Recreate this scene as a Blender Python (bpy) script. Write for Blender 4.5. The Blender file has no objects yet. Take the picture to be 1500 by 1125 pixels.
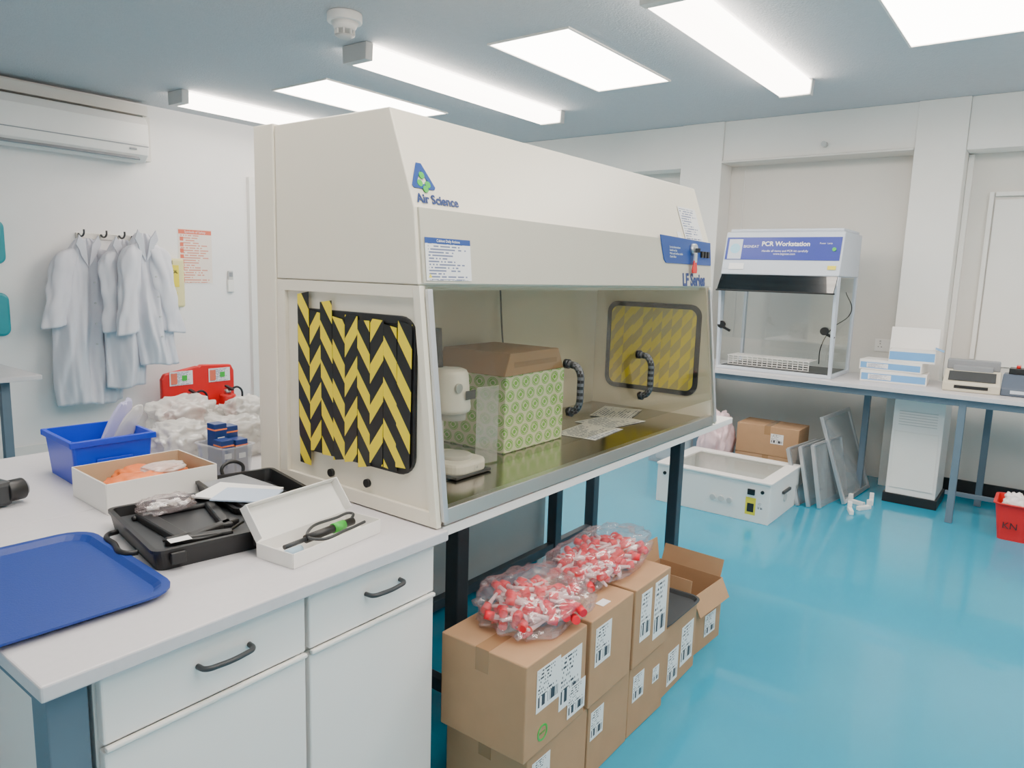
import bpy, bmesh, math, random
from mathutils import Vector, Matrix, noise, Euler
random.seed(7)
SC=bpy.context.scene.collection
pi=math.pi
D=math.radians
# ------------------------------------------------------------------ materials
MATS={}
def mat(name,col,rough=.5,metal=0,var=.04,scale=8,bump=0,bscale=60,emis=0,spec=.5,coat=0):
    if name in MATS: return MATS[name]
    m=bpy.data.materials.new(name); m.use_nodes=True; nt=m.node_tree; N=nt.nodes; L=nt.links
    b=N['Principled BSDF']
    b.inputs['Roughness'].default_value=rough; b.inputs['Metallic'].default_value=metal
    b.inputs['Specular IOR Level'].default_value=spec
    b.inputs['Coat Weight'].default_value=coat
    tc=N.new('ShaderNodeTexCoord'); nz=N.new('ShaderNodeTexNoise'); nz.inputs['Scale'].default_value=scale
    nz.inputs['Detail'].default_value=4
    L.new(tc.outputs['Object'],nz.inputs['Vector'])
    cr=N.new('ShaderNodeMix'); cr.data_type='RGBA'
    cr.inputs['A'].default_value=tuple(max(0,c*(1-var)) for c in col)+(1,)
    cr.inputs['B'].default_value=tuple(min(1,c*(1+var)) for c in col)+(1,)
    L.new(nz.outputs['Fac'],cr.inputs['Factor']); L.new(cr.outputs['Result'],b.inputs['Base Color'])
    if emis:
        b.inputs['Emission Color'].default_value=tuple(col)+(1,); b.inputs['Emission Strength'].default_value=emis
    if bump:
        n2=N.new('ShaderNodeTexNoise'); n2.inputs['Scale'].default_value=bscale; n2.inputs['Detail'].default_value=5
        L.new(tc.outputs['Object'],n2.inputs['Vector'])
        bp=N.new('ShaderNodeBump'); bp.inputs['Strength'].default_value=bump; bp.inputs['Distance'].default_value=.01
        L.new(n2.outputs['Fac'],bp.inputs['Height']); L.new(bp.outputs['Normal'],b.inputs['Normal'])
    MATS[name]=m; return m
def clear(name,tint=(.95,.96,.96),refl=.1,rough=.03,haze=0,hazecol=(.8,.8,.8)):
    if name in MATS: return MATS[name]
    m=bpy.data.materials.new(name); m.use_nodes=True; nt=m.node_tree; N=nt.nodes; L=nt.links
    N.remove(N['Principled BSDF']); out=N['Material Output']
    t=N.new('ShaderNodeBsdfTransparent'); t.inputs[0].default_value=tint+(1,)
    g=N.new('ShaderNodeBsdfGlossy'); g.inputs['Roughness'].default_value=rough; g.inputs[0].default_value=(.9,.9,.9,1)
    mx=N.new('ShaderNodeMixShader')
    nz=N.new('ShaderNodeTexNoise'); nz.inputs['Scale'].default_value=3
    mp=N.new('ShaderNodeMapRange'); mp.inputs['To Min'].default_value=refl*.7; mp.inputs['To Max'].default_value=refl*1.3
    L.new(nz.outputs['Fac'],mp.inputs['Value']); L.new(mp.outputs[0],mx.inputs[0])
    L.new(t.outputs[0],mx.inputs[1]); L.new(g.outputs[0],mx.inputs[2])
    last=mx
    if haze:
        d=N.new('ShaderNodeBsdfDiffuse'); d.inputs[0].default_value=hazecol+(1,)
        m2=N.new('ShaderNodeMixShader'); m2.inputs[0].default_value=haze
        L.new(mx.outputs[0],m2.inputs[1]); L.new(d.outputs[0],m2.inputs[2]); last=m2
    L.new(last.outputs[0],out.inputs[0]); MATS[name]=m; return m
def mathn(nt,op,a,b=None):
    n=nt.nodes.new('ShaderNodeMath'); n.operation=op
    for i,v in enumerate((a,b)):
        if v is None: continue
        if isinstance(v,(int,float)): n.inputs[i].default_value=v
        else: nt.links.new(v,n.inputs[i])
    return n.outputs[0]
def hazard(name,yel,blk,rough=.35):
    m=bpy.data.materials.new(name); m.use_nodes=True; nt=m.node_tree; b=nt.nodes['Principled BSDF']
    b.inputs['Roughness'].default_value=rough
    tc=nt.nodes.new('ShaderNodeTexCoord'); sp=nt.nodes.new('ShaderNodeSeparateXYZ'); nt.links.new(tc.outputs['Object'],sp.inputs[0])
    x,y=sp.outputs[0],sp.outputs[1]
    u=mathn(nt,'DIVIDE',x,.0545); fl=mathn(nt,'FLOOR',u); fr=mathn(nt,'FRACT',u)
    wn=nt.nodes.new('ShaderNodeTexWhiteNoise'); wn.noise_dimensions='1D'; nt.links.new(fl,wn.inputs['W'])
    ph=mathn(nt,'ADD',mathn(nt,'DIVIDE',y,.105),mathn(nt,'MULTIPLY',mathn(nt,'SUBTRACT',fr,.5),.6))
    ph=mathn(nt,'ADD',ph,mathn(nt,'MULTIPLY',wn.outputs['Value'],.5))
    ph=mathn(nt,'ADD',ph,mathn(nt,'MULTIPLY',fl,.12))
    s=mathn(nt,'GREATER_THAN',mathn(nt,'FRACT',mathn(nt,'ADD',ph,50)),.5)
    mx=nt.nodes.new('ShaderNodeMix'); mx.data_type='RGBA'; nt.links.new(s,mx.inputs['Factor'])
    mx.inputs['A'].default_value=yel+(1,); mx.inputs['B'].default_value=blk+(1,)
    nt.links.new(mx.outputs['Result'],b.inputs['Base Color']); 
    return m
def printmat(name,base,ink,rows=12,bar=.35,dens=.5):
    m=bpy.data.materials.new(name); m.use_nodes=True; nt=m.node_tree; b=nt.nodes['Principled BSDF']
    b.inputs['Roughness'].default_value=.5
    tc=nt.nodes.new('ShaderNodeTexCoord'); sp=nt.nodes.new('ShaderNodeSeparateXYZ'); nt.links.new(tc.outputs['Generated'],sp.inputs[0])
    u=sp.outputs[0]; v=sp.outputs[1]
    rv=mathn(nt,'MULTIPLY',v,rows); row=mathn(nt,'FLOOR',rv)
    inrow=mathn(nt,'LESS_THAN',mathn(nt,'FRACT',rv),.5)
    def wn(a,c):
        cb=nt.nodes.new('ShaderNodeCombineXYZ'); nt.links.new(a,cb.inputs[0]); 
        if c is not None: nt.links.new(c,cb.inputs[1])
        w=nt.nodes.new('ShaderNodeTexWhiteNoise'); w.noise_dimensions='2D'; nt.links.new(cb.outputs[0],w.inputs['Vector']); return w.outputs['Value']
    t1=mathn(nt,'GREATER_THAN',wn(mathn(nt,'FLOOR',mathn(nt,'MULTIPLY',u,28)),row),1-dens)
    lim=mathn(nt,'LESS_THAN',u,mathn(nt,'ADD',mathn(nt,'MULTIPLY',wn(row,None),.45),.45))
    txt=mathn(nt,'MULTIPLY',mathn(nt,'MULTIPLY',t1,inrow),lim)
    b1=mathn(nt,'GREATER_THAN',wn(mathn(nt,'FLOOR',mathn(nt,'MULTIPLY',u,45)),None),.45)
    isb=mathn(nt,'MULTIPLY',mathn(nt,'LESS_THAN',v,bar),mathn(nt,'GREATER_THAN',v,bar*.3))
    pat=mathn(nt,'ADD',mathn(nt,'MULTIPLY',b1,isb),mathn(nt,'MULTIPLY',txt,mathn(nt,'GREATER_THAN',v,bar)))
    mar=mathn(nt,'MULTIPLY',mathn(nt,'GREATER_THAN',u,.06),mathn(nt,'LESS_THAN',u,.94))
    mar=mathn(nt,'MULTIPLY',mar,mathn(nt,'LESS_THAN',v,.95))
    pat=mathn(nt,'MULTIPLY',pat,mar)
    mx=nt.nodes.new('ShaderNodeMix'); mx.data_type='RGBA'; nt.links.new(pat,mx.inputs['Factor'])
    mx.inputs['A'].default_value=base+(1,); mx.inputs['B'].default_value=ink+(1,)
    nt.links.new(mx.outputs['Result'],b.inputs['Base Color']); return m

CREAM=mat('cream_enamel',(.83,.77,.64),.35,var=.015)
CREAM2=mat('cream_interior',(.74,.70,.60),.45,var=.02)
GREIGE=mat('greige_panel',(.55,.52,.43),.4,var=.02)
WHITE=mat('white_laminate',(.84,.82,.78),.4,var=.02)
WALL=mat('wall_paint',(.88,.86,.85),.75,var=.02,bump=.08,bscale=40)
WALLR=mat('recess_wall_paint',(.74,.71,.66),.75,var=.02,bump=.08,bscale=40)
WALLB=mat('wall_paint_bright',(.86,.84,.80),.75,var=.02,bump=.08,bscale=40)
CEIL=mat('ceiling_textured',(.55,.57,.60),.85,var=.05,scale=25,bump=.5,bscale=90)
FLOOR=mat('floor_epoxy',(.012,.30,.47),.18,var=.08,scale=2.5,bump=.02,bscale=8,coat=.3)
TOP=mat('bench_top_grey',(.62,.60,.62),.35,var=.05,scale=60)
STEEL=mat('stainless_steel',(.42,.39,.33),.18,1,var=.08,scale=3)
STEELB=mat('brushed_steel',(.62,.60,.56),.3,1,var=.05)
ALU=mat('aluminium',(.62,.63,.65),.35,.8)
LEG=mat('leg_dark_grey',(.04,.052,.065),.45)
LEGB=mat('leg_blue_grey',(.12,.17,.22),.45)
BLACK=mat('black_plastic',(.010,.010,.011),.4)
DGREY=mat('dark_grey_plastic',(.04,.043,.047),.45)
MGREY=mat('mid_grey',(.27,.28,.30),.5)
LGREY=mat('light_grey',(.55,.55,.54),.45)
WPLAS=mat('white_plastic',(.85,.83,.80),.35,var=.02)
BLUE=mat('blue_plastic',(.004,.04,.58),.35,var=.05)
TRAYB=mat('blue_tray_plastic',(.006,.035,.25),.42,var=.05,bump=.1,bscale=300)
KRAFT=mat('kraft_cardboard',(.43,.255,.135),.75,var=.08,scale=14)
KRAFT2=mat('kraft_cardboard_inner',(.30,.17,.08),.8,var=.08,scale=14)
KRAFTP=mat('pale_cardboard',(.52,.39,.25),.75,var=.06,scale=14)
TAPE=mat('brown_packing_tape',(.34,.20,.10),.25,var=.05)
RED=mat('red_plastic',(.70,.012,.012),.35)
REDC=mat('red_cap',(.85,.008,.03),.35)
TUBEM=mat('tube_translucent',(.86,.64,.65),.3)
PAPER=mat('white_paper',(.87,.86,.85),.6,var=.02)
NAVY=mat('navy_print',(.008,.035,.17),.4)
NAVY2=mat('blue_print',(.010,.06,.28),.4)
GREEN=mat('green_print',(.05,.45,.05),.4)
YEL=mat('yellow_plastic',(.82,.68,.04),.45)
ORANGE=mat('orange_bag',(.85,.20,.04),.4,var=.15,scale=30)
CLOTH=mat('white_cotton',(.72,.71,.77),.9,var=.05,bump=.15,bscale=14)
TEAL=mat('teal_plastic',(.01,.28,.33),.4)
LIGHTB=mat('light_blue_enamel',(.56,.61,.69),.4,var=.02)
INK=mat('black_ink',(.02,.02,.02),.5)
WINK=mat('white_ink',(.85,.85,.85),.5)
DIFF=mat('lit_diffuser',(1,.90,.79),.4,emis=12,var=0)
SKY=mat('lit_skylight',(1,.91,.82),.4,emis=15,var=0)
GLASS=clear('sash_glass',(.88,.87,.82),.05)
CLR=clear('clear_acrylic',(.93,.95,.95),.08)
CLRW=clear('clear_tub',(.9,.92,.95),.12,.1,haze=.18)
BAG=clear('clear_polythene',(.97,.95,.95),.16,.12,haze=.07,hazecol=(.9,.70,.73))
BAGW=clear('milky_polythene',(.9,.9,.9),.16,.15,haze=.50,hazecol=(.82,.80,.76))
SMOKE=clear('dark_tinted_visor',(.04,.04,.05),.10)
PANEL=clear('grey_glazing',(.82,.85,.86),.15,.1,haze=.22,hazecol=(.6,.62,.63))
HAZ=hazard('hazard_tape',(.85,.66,.02),(.012,.012,.012))
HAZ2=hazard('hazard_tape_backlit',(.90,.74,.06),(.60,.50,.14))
LABEL=printmat('shipping_label_print',(.84,.84,.83),(.03,.03,.04))
POST=printmat('instruction_print',(.80,.80,.80),(.15,.18,.30),rows=14,bar=.02,dens=.75)
POSTER=printmat('poster_print',(.86,.76,.68),(.72,.30,.22),rows=22,bar=.01,dens=.85)
def greenbox():
    m=bpy.data.materials.new('green_pattern_carton'); m.use_nodes=True; nt=m.node_tree; b=nt.nodes['Principled BSDF']
    b.inputs['Roughness'].default_value=.5
    tc=nt.nodes.new('ShaderNodeTexCoord'); sp=nt.nodes.new('ShaderNodeSeparateXYZ'); nt.links.new(tc.outputs['Object'],sp.inputs[0])
    s=.066
    u=mathn(nt,'DIVIDE',mathn(nt,'ADD',sp.outputs[0],sp.outputs[1]),s); v=mathn(nt,'DIVIDE',sp.outputs[2],s*.72)
    row=mathn(nt,'FLOOR',v); u=mathn(nt,'ADD',u,mathn(nt,'MULTIPLY',mathn(nt,'MODULO',mathn(nt,'ABSOLUTE',row),2),.5))
    fu=mathn(nt,'SUBTRACT',mathn(nt,'FRACT',u),.5); fv=mathn(nt,'MULTIPLY',mathn(nt,'SUBTRACT',mathn(nt,'FRACT',v),.5),.85)
    r=mathn(nt,'SQRT',mathn(nt,'ADD',mathn(nt,'MULTIPLY',fu,fu),mathn(nt,'MULTIPLY',fv,fv)))
    disc=mathn(nt,'LESS_THAN',r,.40)
    hole=mathn(nt,'MULTIPLY',mathn(nt,'LESS_THAN',mathn(nt,'ABSOLUTE',mathn(nt,'SUBTRACT',r,.20)),.055),mathn(nt,'LESS_THAN',mathn(nt,'ABSOLUTE',mathn(nt,'ADD',fu,fv)),.26))
    line=mathn(nt,'MULTIPLY',mathn(nt,'GREATER_THAN',r,.31),mathn(nt,'LESS_THAN',r,.345))
    p=mathn(nt,'MULTIPLY',disc,mathn(nt,'SUBTRACT',1,mathn(nt,'MAXIMUM',hole,line)))
    mx=nt.nodes.new('ShaderNodeMix'); mx.data_type='RGBA'; nt.links.new(p,mx.inputs['Factor'])
    mx.inputs['A'].default_value=(.80,.86,.62,1); mx.inputs['B'].default_value=(.20,.58,.07,1)
    nt.links.new(mx.outputs['Result'],b.inputs['Base Color']); return m
GBOX=greenbox()
# ------------------------------------------------------------------ helpers
OFF={}
def thing(name,label,cat,loc=(0,0,0),rz=0,group=None,world=False):
    e=bpy.data.objects.new(name,None); e.empty_display_size=.05; SC.objects.link(e)
    e.location=loc; e.rotation_euler=(0,0,D(rz)); e['label']=label; e['category']=cat
    if group: e['group']=group
    if world: OFF[e.name]=Vector(loc)
    return e
def tag(o,label,cat,group=None):
    o['label']=label; o['category']=cat
    if group: o['group']=group
    return o
def struct(o): o['kind']='structure'; return o
def mk(name,bm,m,parent=None,loc=(0,0,0),rot=(0,0,0),smooth=False,bevel=0,seg=2):
    me=bpy.data.meshes.new(name); bmesh.ops.recalc_face_normals(bm,faces=bm.faces); bm.to_mesh(me); bm.free()
    if smooth:
        for f in me.polygons: f.use_smooth=True
    me.materials.append(m)
    o=bpy.data.objects.new(name,me); SC.objects.link(o)
    loc=Vector(loc)
    if parent is not None:
        o.parent=parent
        if parent.name in OFF: loc=loc-OFF[parent.name]
    o.location=loc; o.rotation_euler=rot
    if bevel:
        b=o.modifiers.new('b','BEVEL'); b.width=bevel; b.segments=seg; b.limit_method='ANGLE'; b.angle_limit=D(40)
    return o
def addbox(bm,c,s,rz=0):
    M=Matrix.Translation(Vector(c))@Matrix.Rotation(rz,4,'Z')@Matrix.Diagonal((s[0],s[1],s[2],1))
    bmesh.ops.create_cube(bm,size=1,matrix=M)
def box(name,c,s,m,parent=None,bevel=.003,rot=(0,0,0)):
    bm=bmesh.new(); addbox(bm,(0,0,0),s); return mk(name,bm,m,parent,c,rot,bevel=bevel)
def bx(name,lo,hi,m,parent=None,bevel=.003):
    return box(name,[(a+b)/2 for a,b in zip(lo,hi)],[b-a for a,b in zip(lo,hi)],m,parent,bevel)
def boxes(name,lst,m,parent=None,loc=(0,0,0),bevel=.002,rot=(0,0,0)):
    bm=bmesh.new()
    for c,s in lst: addbox(bm,c,s)
    return mk(name,bm,m,parent,loc,rot,bevel=bevel)
def cyl(name,c,r,h,m,parent=None,axis='z',r2=None,seg=28,bevel=0,rot=None):
    bm=bmesh.new(); bmesh.ops.create_cone(bm,cap_ends=True,segments=seg,radius1=r,radius2=r if r2 is None else r2,depth=h)
    rt=rot or {'z':(0,0,0),'x':(0,pi/2,0),'y':(pi/2,0,0)}[axis]
    o=mk(name,bm,m,parent,c,rt,bevel=bevel)
    for f in o.data.polygons: f.use_smooth=len(f.vertices)==4
    return o
def prism(name,pts,depth,m,parent=None,loc=(0,0,0),rot=(0,0,0),bevel=0,hole=None,smooth=False):
    bm=bmesh.new()
    if hole is None:
        a=[bm.verts.new((x,y,0)) for x,y in pts]; b=[bm.verts.new((x,y,depth)) for x,y in pts]
        bm.faces.new(a[::-1]); bm.faces.new(b); n=len(pts)
        for i in range(n): bm.faces.new((a[i],a[(i+1)%n],b[(i+1)%n],b[i]))
    else:
        n=len(pts); r=[]
        for z in (0,depth):
            r.append(([bm.verts.new((x,y,z)) for x,y in pts],[bm.verts.new((x,y,z)) for x,y in hole]))
        for i in range(n):
            j=(i+1)%n
            bm.faces.new((r[0][0][i],r[0][0][j],r[0][1][j],r[0][1][i])); bm.faces.new((r[1][0][i],r[1][0][j],r[1][1][j],r[1][1][i]))
            bm.faces.new((r[0][0][i],r[0][0][j],r[1][0][j],r[1][0][i])); bm.faces.new((r[0][1][i],r[0][1][j],r[1][1][j],r[1][1][i]))
    return mk(name,bm,m,parent,loc,rot,bevel=bevel)
YZ=(pi/2,0,pi/2)      # local x->Y y->Z z->+X
XZ=(pi/2,0,0)         # local x->X y->Z z->-Y
FX=(pi/2,0,-pi/2)     # faces -X, reads along -Y
def rr(w,h,r,n=6,cx=0,cy=0):
    p=[]
    for qx,qy,a0 in((1,1,0),(-1,1,90),(-1,-1,180),(1,-1,270)):
        for i in range(n+1):
            a=D(a0+90*i/n); p.append((cx+qx*(w/2-r)+r*math.cos(a),cy+qy*(h/2-r)+r*math.sin(a)))
    return p
def tube(name,pts,r,m,parent=None,loc=(0,0,0),res=3,cyclic=False):
    cu=bpy.data.curves.new('tmp','CURVE'); cu.dimensions='3D'; cu.bevel_depth=r; cu.bevel_resolution=res; cu.use_fill_caps=True
    s=cu.splines.new('BEZIER'); s.bezier_points.add(len(pts)-1); s.use_cyclic_u=cyclic
    for bp,p in zip(s.bezier_points,pts): bp.co=p; bp.handle_left_type=bp.handle_right_type='AUTO'
    t=bpy.data.objects.new('tmp',cu); SC.objects.link(t)
    dg=bpy.context.evaluated_depsgraph_get(); dg.update()
    me=bpy.data.meshes.new_from_object(t.evaluated_get(dg)); bpy.data.objects.remove(t); bpy.data.curves.remove(cu)
    me.name=name; me.materials.clear(); me.materials.append(m)
    for f in me.polygons: f.use_smooth=True
    o=bpy.data.objects.new(name,me); SC.objects.link(o); loc=Vector(loc)
    if parent is not None:
        o.parent=parent
        if parent.name in OFF: loc=loc-OFF[parent.name]
    o.location=loc; return o
def text(name,body,size,loc,rot,m,parent=None,align='LEFT',ext=.0005,bold=0,sx=1):
    cu=bpy.data.curves.new('tmp','FONT'); cu.body=body; cu.size=size; cu.align_x=align; cu.align_y='CENTER'; cu.extrude=ext; cu.offset=bold; cu.resolution_u=3
    t=bpy.data.objects.new('tmp',cu); SC.objects.link(t)
    dg=bpy.context.evaluated_depsgraph_get(); dg.update()
    me=bpy.data.meshes.new_from_object(t.evaluated_get(dg)); bpy.data.objects.remove(t); bpy.data.curves.remove(cu)
    for v in me.vertices: v.co.x*=sx
    me.name=name; me.materials.clear(); me.materials.append(m)
    o=bpy.data.objects.new(name,me); SC.objects.link(o); loc=Vector(loc)
    if parent is not None:
        o.parent=parent
        if parent.name in OFF: loc=loc-OFF[parent.name]
    o.location=loc; o.rotation_euler=rot; return o
def flat(name,loc,w,h,rot,m,parent=None,t=.0008):
    return prism(name,[(-w/2,-h/2),(w/2,-h/2),(w/2,h/2),(-w/2,h/2)],t,m,parent,loc,rot)
def blob(name,c,s,m,parent=None,seed=0,amp=.25,f=3,sub=4,flatb=True,rot=(0,0,0),crease=0):
    bm=bmesh.new(); bmesh.ops.create_icosphere(bm,subdivisions=sub,radius=1)
    for v in bm.verts:
        p=v.co.copy(); n=noise.noise(p*f+Vector((seed*7.3,seed,0)))+.5*noise.noise(p*f*2.7+Vector((seed,0,3)))
        if crease: n+=crease*(1-2*abs(noise.noise(p*f*1.8+Vector((seed*3.1,5,seed)))))
        q=p*(1+amp*n)
        for k in range(3): q[k]=math.copysign(abs(q[k])**.75,q[k])
        if flatb and q.z<-.75: q.z=-.75
        v.co=Vector((q.x*s[0]/2,q.y*s[1]/2,(q.z+.75)*s[2]/1.75 if flatb else q.z*s[2]/2))
    return mk(name,bm,m,parent,c,rot,smooth=True)
def opentray(name,w,d,h,t,m,parent=None,loc=(0,0,0),rot=(0,0,0),taper=0,r=.02,bevel=.0015,flange=0):
    bm=bmesh.new()
    def loop(w,d,r,z): return [bm.verts.new((x,y,z)) for x,y in rr(w,d,max(r,.001),5)]
    Ls=[loop(w-2*taper,d-2*taper,r,0),loop(w,d,r,h)]
    if flange: Ls+= [loop(w+2*flange,d+2*flange,r+flange,h),loop(w+2*flange,d+2*flange,r+flange,h+t)]
    Ls+=[loop(w-2*t,d-2*t,r-t*.5,h+(t if flange else 0)),loop(w-2*taper-2*t,d-2*taper-2*t,r-t*.5,t)]
    n=len(Ls[0])
    for a,b in zip(Ls,Ls[1:]):
        for i in range(n): bm.faces.new((a[i],a[(i+1)%n],b[(i+1)%n],b[i]))
    bm.faces.new(Ls[0][::-1]); bm.faces.new(Ls[-1])
    return mk(name,bm,m,parent,loc,rot)
# ------------------------------------------------------------------ room
CZ=3.0; YA=6.7; XB=6.65; XL=-1.2; YF=-2.6
struct(bx('floor',(XL,YF,-.05),(XB+.1,YA+.1,0),FLOOR,bevel=0))
struct(bx('ceiling',(XL,YF,CZ),(XB+.1,YA+.1,CZ+.1),CEIL,bevel=0))
struct(bx('wall_back',(XL,YA,0),(XB+.1,YA+.1,CZ),WALL,bevel=0))
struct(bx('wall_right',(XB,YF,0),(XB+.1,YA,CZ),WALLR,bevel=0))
struct(bx('wall_left',(XL-.1,YF,0),(XL,YA+.1,CZ),WALL,bevel=0))
struct(bx('wall_front',(XL,YF-.1,0),(XB+.1,YF,CZ),WALL,bevel=0))
tn=[0]
def trim(lo,hi,m=WALLB,bevel=.004):
    tn[0]+=1; return struct(bx('trim_%d'%tn[0],lo,hi,m,None,bevel))
XC=6.40
trim((XC,.72,0),(XB,1.06,CZ-.001)); trim((XC,2.58,0),(XB,2.97,CZ-.001)); trim((XC,4.9,0),(XB,5.3,CZ-.001)); trim((XC,-1.2,0),(XB,-.85,CZ-.001))
trim((XC+.02,1.061,2.66),(XB,2.579,CZ-.001)); trim((XC+.02,2.971,2.62),(XB,4.899,CZ-.001)); trim((XC+.02,-.849,2.62),(XB,.719,CZ-.001)); trim((XC+.02,5.301,2.62),(XB,YA,CZ-.001))
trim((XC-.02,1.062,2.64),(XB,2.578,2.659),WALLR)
struct(bx('baseboard_right',(XB-.02,-.85,0),(XB,.719,.1),BLACK,None,.002))
struct(bx('baseboard_back',(XL,YA-.015,0),(4.3,YA,.09),WHITE,None,.002))
struct(boxes('window_1',[((6.635,0.05,2.315),(.03,.93,.03)),((6.635,.54,1.7),(.03,.03,1.26)),((6.635,-.44,1.7),(.03,.03,1.26)),((6.64,.05,1.65),(.01,.93,1.25))],WALLB,bevel=.001))
struct(bx('trim_20',(6.60,.68,.91),(6.649,.718,2.61),WALLB)); 
struct(boxes('door_1',[((4.36,YA-.025,1.212),(.07,.05,2.424)),((4.85,YA-.025,2.46),(1.05,.05,.07)),((5.34,YA-.025,1.212),(.07,.05,2.424)),((4.85,YA-.015,1.2),(.90,.03,2.4))],WHITE,bevel=.001))
for i,(x0,x1,y0,y1) in enumerate([(3.61,4.91,2.41,2.98),(3.61,4.91,4.53,5.18),(3.61,4.93,.30,.89),(.5,1.8,2.41,2.98),(.6,1.9,.3,.89),(3.61,4.93,-1.6,-1.0),(.6,1.9,-1.6,-1.0)]):
    s=thing('skylight','bright rectangular skylight panel set flush in the ceiling','skylight',((x0+x1)/2,(y0+y1)/2,CZ),group='ceiling skylights',world=True)
    bx('glowing_panel',(x0,y0,CZ-.004),(x1,y1,CZ+.0),SKY,s,0)
    w=.012
    cx,cy=(x0+x1)/2,(y0+y1)/2
    prism('frame',[((x1-x0)/2+w,(y1-y0)/2+w),(-(x1-x0)/2-w,(y1-y0)/2+w),(-(x1-x0)/2-w,-(y1-y0)/2-w),((x1-x0)/2+w,-(y1-y0)/2-w)],.01,WHITE,s,(cx,cy,CZ-.011),hole=[((x1-x0)/2,(y1-y0)/2),(-(x1-x0)/2,(y1-y0)/2),(-(x1-x0)/2,-(y1-y0)/2),((x1-x0)/2,-(y1-y0)/2)])
for x0,x1,y in [(3.16,5.38,3.70),(3.26,5.42,1.67),(3.20,5.42,5.93),(.2,2.37,1.67),(.2,2.37,-.3),(3.28,5.42,-.3)]:
    s=thing('fluorescent_light','long lit fluorescent batten light with prismatic diffuser mounted on the ceiling','ceiling light',((x0+x1)/2,y,CZ),group='fluorescent battens',world=True)
    bx('housing',(x0+.07,y-.06,CZ-.012),(x1-.07,y+.06,CZ-.001),WPLAS,s,0)
    prism('diffuser',[(-.108,-.013),(-.103,-.10),(.103,-.10),(.108,-.013)],x1-x0-.13,DIFF,s,(x0+.065,y,CZ),YZ,.008)
    for xx in (x0,x1-.06):
        prism('end_cap',[(-.112,-.002),(-.107,-.106),(.107,-.106),(.112,-.002)],.06,LGREY,s,(xx,y,CZ),YZ,.004)
s=thing('smoke_detector','round white ceiling smoke detector with slotted sensing chamber','smoke detector',(2.78,3.33,CZ),world=True)
cyl('mounting_base',(2.78,3.33,CZ-.025),.095,.048,WPLAS,s,bevel=.006)
cyl('body',(2.78,3.33,CZ-.068),.055,.04,WPLAS,s,r2=.075)
for k in range(8):
    a=k*pi/4; box('rib',(2.78+.05*math.cos(a),3.33+.05*math.sin(a),CZ-.10),(.012,.006,.03),WPLAS,s,.001,(0,0,a))
cyl('sensor_cap',(2.78,3.33,CZ-.122),.03,.014,LGREY,s,r2=.055)
s=thing('air_conditioner','white wall-mounted split air conditioner with closed louvre','air conditioner',(2.65,YA-.12,2.48),world=True)
prism('casing',[(YA-.002,2.86),(YA-.002,2.48),(YA-.17,2.47),(YA-.235,2.53),(YA-.25,2.62),(YA-.245,2.78),(YA-.20,2.85)],1.28,WPLAS,s,(1.96,0,0),YZ,.015)
box('air_vane',(2.60,YA-.215,2.505),(1.12,.012,.06),MGREY,s,.003,(D(-52),0,0))
box('front_seam',(2.60,YA-.2485,2.60),(1.26,.004,.008),MGREY,s,0)
box('display_window',(3.10,YA-.249,2.57),(.06,.004,.015),MGREY,s,.001)
struct(bx('trim_21',(XL,YA-.12,2.88),(3.30,YA,2.965),WALLR))
struct(bx('trim_22',(3.27,YA-.09,2.5),(3.33,YA,2.879),WALLR))
# ------------------------------------------------------------------ big cabinet
cab=thing('biosafety_cabinet','large cream laminar flow cabinet with sloped glass and striped side window','laboratory cabinet',(1.43,1.33,.9),world=True)
X0,X1=1.43,3.47
prism('upper_housing',[(1.412,1.581),(1.432,1.79),(1.53,2.06),(2.054,2.06),(2.054,1.581)],X1-X0,CREAM,cab,(X0,0,0),YZ,.004)
bx('rear_duct',(X0-.006,2.056,.902),(X1+.004,2.16,2.065),CREAM,cab,.004)
prism('canopy_panel',[(1.404,1.585),(1.425,1.79),(1.435,1.79),(1.415,1.585)],X1-X0-.02,GREIGE,cab,(X0+.012,0,0),YZ,.001)
def fy(z): return 1.33+(z-.9)*(.08/.68)
for nm,xa,xi in(('side_panel',X0,X0+.014),('side_panel',X1-.018,X1-.04)):
    w=.018
    prism(nm,[(fy(.91)+.01,.91),(2.052,.91),(2.052,1.578),(fy(1.578)+.01,1.578)],.02,CREAM,cab,(xi,0,0),YZ)
    sides=[[(fy(.905),.905),(fy(1.579),1.579),(fy(1.579)+.025,1.579),(fy(.905)+.025,.905)],
     [(fy(1.545)+.0255,1.545),(2.0545,1.545),(2.0545,1.579),(fy(1.579)+.0255,1.579)],[(fy(.905)+.0255,.905),(2.0545,.905),(2.0545,.945),(fy(.945)+.0255,.945)],[(2.015,.9455),(2.0545,.9455),(2.0545,1.5445),(2.015,1.5445)]]
    for pts in sides: prism('side_frame',pts,w,CREAM,cab,(xa,0,0),YZ)
bx('back_panel',(X0+.036,2.03,.92),(X1-.042,2.051,1.58),CREAM2,cab,0)
bx('inner_ceiling',(X0+.036,1.45,1.565),(X1-.042,2.03,1.58),CREAM2,cab,0)
bx('work_surface',(X0+.036,1.36,.915),(X1-.042,2.029,.935),STEEL,cab,.002)
prism('front_lip',[(1.332,.905),(1.338,.95),(1.365,.95),(1.375,.935),(1.365,.905)],X1-X0-.075,STEELB,cab,(X0+.035,0,0),YZ,.002)
def wind(x,hz):
    cy,cz,w,h=1.69,1.262,.53,.46
    prism('window_gasket',rr(w,h,.06,6),.012,BLACK,cab,(x,cy,cz),YZ,.003,hole=rr(w-.05,h-.05,.04,6))
    prism('taped_pane',rr(w-.04,h-.04,.045,6),.004,hz,cab,(x+.003,cy,cz),YZ)
wind(X0+.003,BLACK); wind(X1-.053,HAZ2)
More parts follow.
